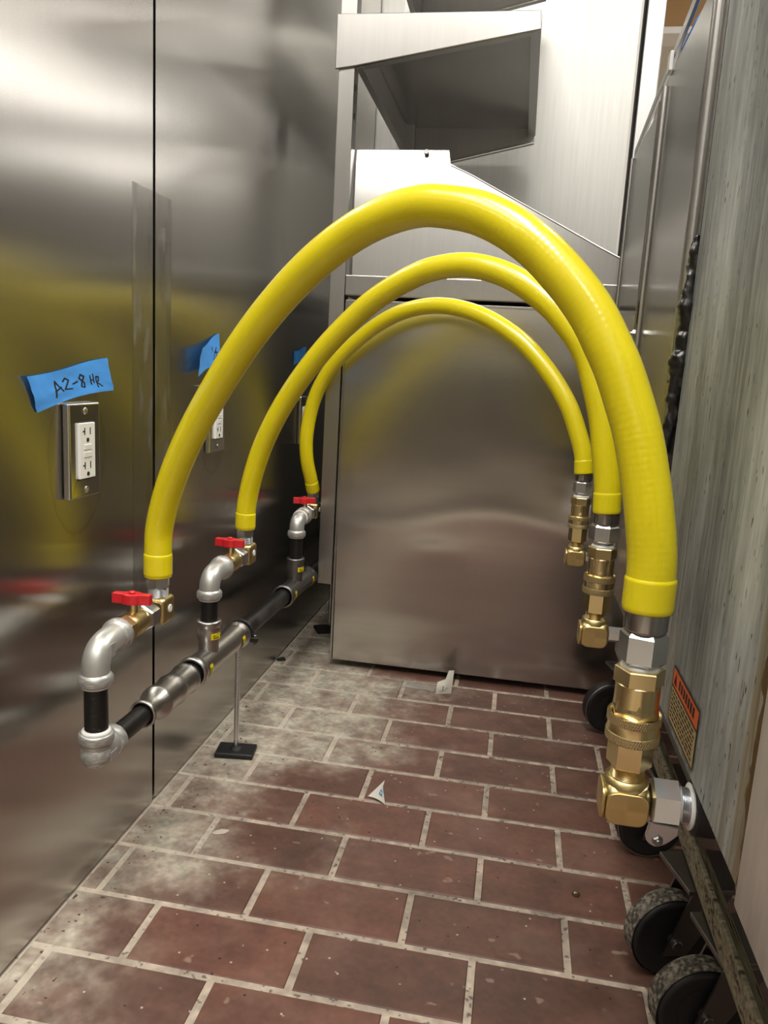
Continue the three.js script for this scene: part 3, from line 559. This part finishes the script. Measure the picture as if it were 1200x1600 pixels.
{ // low elbow at the open end: opens upward and towards -z
  const c = thing('pipe_elbow', 'galvanised elbow at the open low end of the manifold', 'pipe fitting', [GX, py(0.172), 0.172]);
  const pts = [V(0, 0.026, 0), V(0, 0.018, 0)]; for (let i = 0; i <= 8; i++) { const t = i / 8; pts.push(V(0, 0.013 * (1 - t) ** 2, -0.016 * t * t)); } pts.push(V(0, 0, -0.024), V(0, 0, -0.034));
  mesh('bend', sweep(pts, 0.0168, 40, 32), M.galv, c);
  const ball = new THREE.SphereGeometry(0.0185, 28, 20); mesh('heel', ball, M.galv, c);
  const prof = [[0.015, -0.007], [0.0185, -0.0065], [0.0200, -0.003], [0.0200, 0.004], [0.0185, 0.006], [0.013, 0.0065]];
  mesh('collar', lathe(prof, 36).translate(0, 0.021, 0), M.galv, c);
  mesh('collar', lathe(prof, 36).rotateX(-Math.PI / 2).translate(0, 0, -0.033), M.galv, c);
  mesh('thread_tape', lathe([[0.0135, 0], [0.0178, -0.001], [0.016, 0.003], [0.0135, 0.004]], 24).translate(0, 0.027, 0), M.tapeWhite, c);
  mesh('cast_mark', box(0.0012, 0.010, 0.014, 0.0182, -0.002, -0.006, 0.0004), M.galv, c);
}
riser(0.262, 0.336, 0.172, 'black threaded pipe nipple rising from the low galvanised elbow');
riser(0.288, 0.342, -0.158, 'short black pipe nipple rising from the bright press tee');
riser(0.276, 0.342, -0.637, 'short black pipe nipple rising from the dark press tee');
const HOSEW = ['thickest', 'middle', 'thinnest'];
RISERS.forEach(([z], i) => elbow(`large galvanised elbow between the black nipple and the valve of the ${HOSEW[i]} hose`, [GX, VY, z], i ? 0.036 : 0.043, 0.055, { mark: i === 0 }));
function valve(i, z, turn) {
  const c = thing('gas_valve', `brass gas valve with red handle feeding the ${HOSEW[i]} hose`, 'valve', [GX, VY, z], 'gas valves');
  mesh('thread_tape', alongZ(lathe([[0.0120, 0.050], [0.0168, 0.051], [0.0172, 0.055], [0.0120, 0.058]], 24)), M.tapeWhite, c);
  mesh('inlet_hex', alongZ(hex(0.0172, 0.015).translate(0, 0.064, 0)), M.brassBody, c);
  mesh('body', alongZ(lathe([[0.0125, 0.070], [0.0150, 0.073], [0.0162, 0.082], [0.0162, 0.096], [0.0150, 0.104], [0.0125, 0.110]], 32)), M.brassBody, c);
  mesh('union_nut', alongZ(hex(0.0182, 0.022, 0.002).translate(0, 0.120, 0)), M.zinc, c);
  mesh('stem', cyl(0.0055, 0.02).translate(0, 0.020, -0.089), M.brass, c);
  const h = new THREE.Shape(); h.moveTo(-0.024, -0.0045); h.lineTo(-0.011, -0.0050); h.quadraticCurveTo(-0.007, -0.0095, 0, -0.0095); h.quadraticCurveTo(0.007, -0.0095, 0.011, -0.0050); h.lineTo(0.024, -0.0045); h.lineTo(0.024, 0.0045); h.lineTo(0.011, 0.0050); h.quadraticCurveTo(0.007, 0.0095, 0, 0.0095); h.quadraticCurveTo(-0.007, 0.0095, -0.011, 0.0050); h.lineTo(-0.024, 0.0045); h.closePath();
  const hg = new THREE.ExtrudeGeometry(h, { depth: 0.011, bevelEnabled: true, bevelSize: 0.0012, bevelThickness: 0.0012, bevelOffset: -0.001, bevelSegments: 2 }); hg.rotateX(-Math.PI / 2);
  const hd = mesh('handle', hg, M.red, c); hd.position.set(-0.002, 0.027, -0.089); hd.rotation.y = turn;
  mesh('cap_screw', cyl(0.004, 0.003).translate(0, 0.0135, 0), M.red, hd);
  const bl = mesh('swivel_block', box(0.034, 0.036, 0.034, 0, 0, -0.155, 0.006), M.brassBody, c);
  const cap = alongX(cyl(0.0055, 0.002)); cap.translate(0.0172, 0.002, -0.155); mesh('face_plug', cap, M.tapeWhite, bl);
  mesh('stub_thread', thread(0.0138, 0.012).translate(0, 0.023, -0.155), M.zinc, c);
}
const HOSE_LEFT_Z = [0.017, -0.313, -0.725];
RISERS.forEach(([z], i) => valve(i, z + (i === 2 ? 0.03 : 0), [0.05, -0.02, 0.35][i]));

// pipe supports
function support(label, z, yaw, w, d) {
  const c = thing('pipe_support', label, 'pipe support', [GX, 0, z]);
  const s = new THREE.Shape(); const a = w / 2, b = d / 2; s.moveTo(-a, -b); s.lineTo(a, -b); s.lineTo(a, b); s.lineTo(-a, b); s.closePath();
  const g = new THREE.ExtrudeGeometry(s, { depth: 0.006, bevelEnabled: true, bevelSize: 0.002, bevelThickness: 0.002, bevelOffset: -0.002, bevelSegments: 1 }); g.rotateX(-Math.PI / 2); g.translate(0, 0.002, 0); g.rotateY(yaw);
  mesh('foot', g, M.rubber, c);
  mesh('foot_hub', lathe([[0.012, 0.008], [0.009, 0.014], [0, 0.015]], 24), M.rubber, c);
  mesh('rod', merge([cyl(0.0045, py(z) - 0.031).translate(0, (py(z) - 0.031) / 2 + 0.012, 0), thread(0.0049, 0.09, 0.003, 20).translate(0, py(z) - 0.073, 0)]), M.zinc, c);
  mesh('pipe_ring', new THREE.TorusGeometry(0.0208, 0.0035, 10, 40).translate(0, py(z) - 0.0005, -0.012), M.rubber, c);
  mesh('clamp_ear', box(0.020, 0.010, 0.008, 0.022, py(z) - 0.012, -0.012, 0.003), M.rubber, c);
  mesh('clamp_bolt', cyl(0.003, 0.018).translate(0.026, py(z) - 0.012, -0.012), M.pressDark, c);
}
support('zinc rod pipe support on a black rubber foot beside the bright tee', -0.292, 0.14, 0.068, 0.044);
support('dark rod pipe support standing behind the shelf post', -0.986, 0.5, 0.075, 0.05);

// ---------------------------------------------------------------- yellow hoses
const HOSES = [
  [[-0.363, 0.412, 0.017], [-0.363, 0.443, 0.017], [-0.3615, 0.474, 0.0175], [-0.352, 0.511, 0.022], [-0.337, 0.549, 0.029], [-0.317, 0.589, 0.038], [-0.293, 0.629, 0.048], [-0.266, 0.668, 0.06], [-0.24, 0.703, 0.072], [-0.213, 0.735, 0.084], [-0.185, 0.764, 0.096], [-0.157, 0.789, 0.109], [-0.128, 0.811, 0.122], [-0.099, 0.829, 0.134], [-0.072, 0.841, 0.147], [-0.044, 0.849, 0.159], [-0.018, 0.852, 0.171], [0.008, 0.849, 0.182], [0.033, 0.843, 0.193], [0.056, 0.833, 0.203], [0.077, 0.82, 0.213], [0.096, 0.805, 0.221], [0.113, 0.788, 0.229], [0.129, 0.77, 0.236], [0.143, 0.751, 0.242], [0.155, 0.73, 0.248], [0.166, 0.709, 0.253], [0.176, 0.685, 0.257], [0.186, 0.658, 0.261], [0.195, 0.625, 0.265], [0.203, 0.588, 0.269], [0.209, 0.549, 0.271], [0.21, 0.507, 0.272]],
  [[-0.363, 0.412, -0.313], [-0.362, 0.445, -0.312], [-0.358, 0.472, -0.311], [-0.349, 0.508, -0.307], [-0.334, 0.552, -0.301], [-0.312, 0.598, -0.292], [-0.284, 0.644, -0.281], [-0.251, 0.688, -0.267], [-0.216, 0.728, -0.253], [-0.181, 0.762, -0.239], [-0.148, 0.79, -0.225], [-0.116, 0.811, -0.212], [-0.085, 0.827, -0.199], [-0.056, 0.838, -0.187], [-0.028, 0.843, -0.176], [-0.002, 0.844, -0.165], [0.024, 0.84, -0.154], [0.05, 0.832, -0.144], [0.075, 0.82, -0.133], [0.099, 0.804, -0.124], [0.12, 0.787, -0.115], [0.139, 0.767, -0.107], [0.156, 0.746, -0.1], [0.17, 0.721, -0.095], [0.181, 0.689, -0.09], [0.192, 0.652, -0.086], [0.2, 0.611, -0.082], [0.207, 0.569, -0.079], [0.21, 0.531, -0.078]],
  [[-0.363, 0.412, -0.762], [-0.366, 0.441, -0.750], [-0.373, 0.483, -0.737], [-0.375, 0.532, -0.730], [-0.368, 0.588, -0.727], [-0.353, 0.637, -0.72], [-0.329, 0.68, -0.709], [-0.297, 0.718, -0.694], [-0.257, 0.754, -0.676], [-0.213, 0.786, -0.656], [-0.167, 0.809, -0.634], [-0.122, 0.821, -0.613], [-0.078, 0.824, -0.593], [-0.035, 0.818, -0.573], [0.006, 0.805, -0.554], [0.044, 0.786, -0.537], [0.079, 0.763, -0.521], [0.109, 0.736, -0.507], [0.134, 0.708, -0.495], [0.156, 0.679, -0.485], [0.175, 0.648, -0.476], [0.191, 0.611, -0.469], [0.206, 0.568, -0.462], [0.21, 0.535, -0.46]],
].map((h) => h.map((p) => V(...p)));
const HR = [[0.0176, 0.0206], [0.0166, 0.0170], [0.0150, 0.0162]];
const ends = [];
HOSES.forEach((pts, i) => {
  const c = thing('gas_hose', `${HOSEW[i]} of three arched yellow coated gas hoses`, 'hose', [0, 0, 0], 'yellow gas hoses');
  const [ra, rb] = HR[i];
  mesh('tube', sweep(pts, (t, l) => mix(ra, rb, t) * (1 + 0.0018 * Math.sin(l * 2 * Math.PI / 0.0062)), 900, 40), M.hose, c);
  const curve = new THREE.CatmullRomCurve3(pts, false, 'centripetal'), L = curve.getLength(), part = (a, b, n = 6) => { const o = []; for (let k = 0; k <= n; k++) o.push(curve.getPointAt(clamp(mix(a, b, k / n) / L))); return o; };
  const sl = 0.032 - i * 0.003;
  const prof = (r) => (t) => r * (t < 0.12 ? 0.95 + t / 0.12 * 0.1 : t > 0.9 ? 1.05 - (t - 0.9) * 0.4 : 1.05);
  mesh('end_sleeve', sweep(part(0, sl, 10), prof(ra), 24, 36), M.sleeve, c);
  mesh('end_sleeve', sweep(part(L - sl, L, 10), prof(rb), 24, 36), M.sleeve, c);
  const a = pts[0], b = pts[pts.length - 1];
  const nut = mesh('swivel_nut', hex(0.0158 - i * 0.0004, 0.015, 0.0015, 0.3).translate(a.x, 0.4048, a.z), M.zinc, c);
  ends.push(b);
});
// brass quick couplings on the equipment side: heights of each section from the top
const COUPLE = [
  { ys: [0.507, 0.489, 0.460, 0.456, 0.441, 0.4265, 0.4145, 0.389, 0.366, 0.350, 0.314], hexR: 0.0205, k: 1 },
  { ys: [0.531, 0.516, 0.493, 0.486, 0.471, 0.456, 0.449, 0.424, 0.400, 0.386, 0.352], hexR: 0.0185, k: 0.875 },
  { ys: [0.535, 0.522, 0.500, 0.493, 0.479, 0.465, 0.459, 0.438, 0.414, 0.400, 0.368], hexR: 0.0165, k: 0.82 },
];
function knurlMap() { return dataTex(256, 32, (u, v) => { const a = Math.abs(((u * 64 + v * 4) % 1 + 1) % 1 - 0.5), b = Math.abs(((u * 64 - v * 4) % 1 + 1) % 1 - 0.5); const n = 255 * Math.min(a, b) * 2; return [n, n, n]; }, false); }
M.knurl = std({ color: lin(0.70, 0.57, 0.31), metalness: 1, roughness: 0.35, bumpMap: knurlMap(), bumpScale: 0.0012 });
COUPLE.forEach(({ ys, hexR, k }, i) => {
  const e = ends[i], c = thing('quick_coupling', `brass quick coupling with square elbow under the ${HOSEW[i]} hose`, 'coupling', [e.x, 0, e.z], 'brass quick couplings');
  const seg = (a, b) => [(ys[a] + ys[b]) / 2, ys[a] - ys[b]];
  let [m, h] = seg(0, 1); mesh('ferrule', lathe([[0.014 * k, -h / 2 - 0.001], [0.0175 * k, -h / 2], [0.0185 * k, -h / 2 + 0.003], [0.0185 * k, h / 2 - 0.0003]], 40).translate(0, m, 0), M.ferrule, c);
  [m, h] = seg(1, 2); mesh('zinc_nut', hex(hexR, h, 0.003 * k, 0.25).translate(0, m, 0), M.zinc, c);
  [m, h] = seg(2, 3); mesh('zinc_thread', thread(0.0142 * k, h + 0.006).translate(0, m, 0), M.zinc, c);
  mesh('thread_tape', lathe([[0.013 * k, -0.002], [0.0172 * k, -0.001], [0.0165 * k, 0.002], [0.013 * k, 0.003]], 20).translate(0, ys[3] + 0.001, 0), M.tapeWhite, c);
  [m, h] = seg(3, 4); mesh('upper_hex', hex(0.0215 * k, h, 0.001, 0.52).translate(0, m, 0), M.brass, c);
  [m, h] = seg(4, 5); mesh('barrel', cyl(0.0192 * k, h + 0.006).translate(0, m - 0.002, 0), M.brass, c);
  [m, h] = seg(5, 6); mesh('flare', ring([[0.0185 * k, h / 2 + 0.004], [0.0212 * k, -h / 2 + 0.004], [0.0212 * k, -h / 2 - 0.004]], 6).translate(0, m, 0), M.brass, c);
  [m, h] = seg(6, 7);
  const R = 0.0232 * k, rg = mesh('locking_ring', merge([lathe([[R * 0.84, h / 2 - 0.002], [R * 0.98, h / 2], [R, h / 2 - 0.001]], 48), lathe([[R * 0.965, h * 0.16], [R * 0.955, 0], [R * 0.965, -h * 0.16]], 48), lathe([[R, -h / 2 + 0.001], [R * 0.98, -h / 2], [R * 0.7, -h / 2]], 48)]).translate(0, m, 0), M.brass, c);
  mesh('knurled_band', lathe([[R * 0.96, h * 0.16], [R, h * 0.18], [R, h / 2 - 0.001], [R * 0.98, h / 2]], 48).translate(0, m, 0), M.knurl, rg);
  mesh('knurled_band', lathe([[R * 0.98, -h / 2], [R, -h / 2 + 0.001], [R, -h * 0.18], [R * 0.96, -h * 0.16]], 48).translate(0, m, 0), M.knurl, rg);
  [m, h] = seg(7, 8); mesh('lower_hex', hex(0.0196 * k, h + 0.002, 0.0008, 0.35).translate(0, m, 0), M.brass, c);
  [m, h] = seg(8, 9); mesh('threaded_neck', thread(0.0148 * k, h + 0.008, 0.0015).translate(0, m, 0), M.brass, c);
  [m, h] = seg(9, 10); const w = 0.0420 * (i ? k * 1.03 : 1);
  const el = mesh('square_elbow', merge([box(w, h, w * 0.95, 0, m, 0, 0.0115 * k), lathe([[0.0135 * k, 0.004], [0.0188 * k, 0.003], [0.0195 * k, -0.004]], 32).translate(0, ys[9], 0)]), M.brassBody, c);
  const boss = new THREE.Shape(), bw = w * 0.40, bh = h * 0.38, br = 0.009 * k; boss.moveTo(-bw + br, -bh); boss.lineTo(bw - br, -bh); boss.quadraticCurveTo(bw, -bh, bw, -bh + br); boss.lineTo(bw, bh - br); boss.quadraticCurveTo(bw, bh, bw - br, bh); boss.lineTo(-bw + br, bh); boss.quadraticCurveTo(-bw, bh, -bw, bh - br); boss.lineTo(-bw, -bh + br); boss.quadraticCurveTo(-bw, -bh, -bw + br, -bh);
  const bg = new THREE.ExtrudeGeometry(boss, { depth: 0.0012, bevelEnabled: true, bevelSize: 0.0012, bevelThickness: 0.0012, bevelSegments: 3 }); bg.translate(0, m - 0.001, w * 0.475 - 0.0012);
  mesh('face_boss', bg, M.brassBody, el);
  mesh('face_boss', bg.clone().rotateY(-Math.PI / 2).translate(-0.0006, 0, 0), M.brassBody, el);
  if (i === 0) {
    mesh('side_nut', alongX(hex(0.0215, 0.026, 0.0025, 0.4)).translate(0.034, m, 0), M.zinc, c);
    mesh('side_thread', alongX(thread(0.0160, 0.012)).translate(0.051, m, 0), M.zinc, c);
    mesh('thread_tape', alongX(lathe([[0.012, -0.002], [0.0205, -0.001], [0.019, 0.002], [0.012, 0.003]], 20)).translate(0.056, m, 0), M.tapeWhite, c);
    const tab = new THREE.Shape(); tab.moveTo(0.022, -0.012); tab.lineTo(0.045, -0.014); tab.lineTo(0.045, -0.020); tab.quadraticCurveTo(0.034, -0.034, 0.027, -0.033); tab.quadraticCurveTo(0.018, -0.030, 0.020, -0.022); tab.closePath();
    const tg = new THREE.ExtrudeGeometry(tab, { depth: 0.003, bevelEnabled: true, bevelSize: 0.0008, bevelThickness: 0.0008, bevelSegments: 1 }); tg.translate(0, m, 0.013); const tb = mesh('restraint_tab', tg, M.zinc, c);
    mesh('tab_bolt', merge([hex(0.0048, 0.004), cyl(0.0024, 0.007)]).rotateX(Math.PI / 2).translate(0.029, m - 0.027, 0.018), M.pressDark, tb);
  } else {
    mesh('side_nipple', alongX(hex(0.0118 * k, 0.036, 0.001, 0.5)).translate(w / 2 + 0.017, m, 0), M.zinc, c);
  }
});
{ const y = (0.350 + 0.314) / 2; const c = thing('pipe_bushing', 'black iron bushing under the oven receiving the largest brass elbow', 'pipe fitting', [0.268, y, 0.272]);
  mesh('bushing_collar', alongX(lathe([[0.0168, 0], [0.0235, 0], [0.0245, 0.002], [0.0245, 0.018], [0.0225, 0.021], [0.0168, 0.022]], 36)), M.rubber, c);
  mesh('feed_pipe', alongX(cyl(0.0165, 0.11).translate(0, 0.065, 0)), M.pipe, c); }
{ const c = thing('restraint_cable', 'thin steel restraint cable hooked beside the middle coupling', 'cable');
  mesh('wire', sweep([V(0.262, 0.452, -0.05), V(0.252, 0.44, -0.02), V(0.246, 0.425, 0.0), V(0.250, 0.410, 0.02), V(0.262, 0.405, 0.03)], 0.0016, 30, 10), M.pressSteel, c);
  mesh('eye_bolt', new THREE.TorusGeometry(0.005, 0.0015, 8, 20).translate(0.258, 0.454, -0.052), M.zinc, c);
  mesh('hook_plate', box(0.004, 0.07, 0.018, 0.262, 0.395, -0.03, 0.001), M.blackPaint, c); }

// ---------------------------------------------------------------- litter on the floor
{ const g = sheet(6, 10, (s, t) => { const yTop = s > 0.52 ? 1 : 0.48 + 0.25 * s; const y = 0.002 + 0.050 * t * yTop; return [mix(-0.040, -0.006, s) + 0.002 * t, y, -0.655 - 0.014 * s - 0.012 * t + 0.004 * Math.sin(t * 3), s, t]; });
  solo('paper_scrap', g, std({ map: canvasTex(64, 96, (c, w, h) => { c.fillStyle = '#d9d6c8'; c.fillRect(0, 0, w, h); c.fillStyle = '#4a4a48'; c.fillRect(26, 40, 3, 34); c.fillRect(14, 70, 34, 2); c.fillRect(14, 78, 30, 2); }), roughness: 0.9, side: THREE.DoubleSide }), 'torn white paper scrap standing against the cabinet panel', 'paper'); }
{ const g = sheet(8, 6, (s, t) => { const x = mix(mix(-0.104, -0.072, s), -0.079, t), z = mix(-0.214, -0.197, s) - 0.012 * t; return [x, 0.0015 + 0.026 * t * (1 - 0.1 * s) + 0.003 * Math.sin(s * 3) * (1 - t), z, s, t]; });
  solo('paper_scrap', g, std({ map: canvasTex(64, 64, (c, w, h) => { c.fillStyle = '#e4e2d8'; c.fillRect(0, 0, w, h); c.strokeStyle = '#2f86c8'; c.lineWidth = 5; c.strokeRect(34, 26, 13, 15); c.strokeStyle = '#7a7a78'; c.lineWidth = 2; c.beginPath(); c.moveTo(36, 46); c.lineTo(54, 44); c.stroke(); }), roughness: 0.9, side: THREE.DoubleSide }), 'small folded white paper triangle with blue print on the tiles', 'paper'); }
function chip(name, label, cat, x, z, r, h, mat, el = 1, yaw = 0) {
  const g = new THREE.IcosahedronGeometry(1, 2), p = g.attributes.position;
  for (let i = 0; i < p.count; i++) { const k = 0.75 + 0.5 * fbm(p.getX(i) * 1.7 + x * 50 + 5, p.getZ(i) * 1.7 + p.getY(i) + z * 50 + 9, 3); p.setXYZ(i, p.getX(i) * r * el * k, Math.max(-0.02, p.getY(i)) * h * k, p.getZ(i) * r * k); }
  g.rotateY(yaw); g.computeVertexNormals(); const m = solo(name, g, mat, label, cat); m.position.set(x, 0.0004, z); return m;
}
chip('grout_smear', 'pale dried grout smear on a tile near the steel wall', 'debris', -0.299, -0.061, 0.006, 0.002, std({ color: lin(0.55, 0.48, 0.4), roughness: 0.9 }), 2.2, 0.5);
chip('crumb', 'small brown crumb on a red tile', 'debris', 0.222, -0.049, 0.005, 0.006, M.greaseBrown, 1.2);
chip('dirt_clump', 'dark clump of dirt at the foot of the steel wall', 'debris', -0.421, -0.745, 0.009, 0.006, M.dark, 1.3, 0.8);
{ const g = sheet(14, 6, (s, t) => [mix(-0.118, -0.045, s) + 0.006 * t, 0.0015 + 0.004 * fbm(s * 8, t * 5, 3), mix(-0.676, -0.704, t) + 0.012 * s, s, t]);
  solo('plastic_wrapper', g, phys({ color: lin(0.85, 0.85, 0.83), transmission: 0.75, roughness: 0.25, thickness: 0, side: THREE.DoubleSide }), 'clear crumpled plastic wrapper on the tiles before the cabinet', 'wrapper'); }

{ const c = thing('blue_cloth', 'rolled blue and white striped cloth on top of the middle fryer', 'cloth', [0.315, 1.1265, -0.36]);
  mesh('roll', new THREE.CapsuleGeometry(0.042, 0.07, 8, 24).rotateX(Math.PI / 2).translate(0, 0.042, 0.06), std({ map: canvasTex(64, 64, (g, w, h) => { g.fillStyle = '#2f7fd6'; g.fillRect(0, 0, w, h); g.fillStyle = '#cfe0f2'; for (let k = 0; k < 4; k++) g.fillRect(k * 16 + 3, 0, 3, h); }), roughness: 0.9 }), c); }

renderer.render(scene, camera);
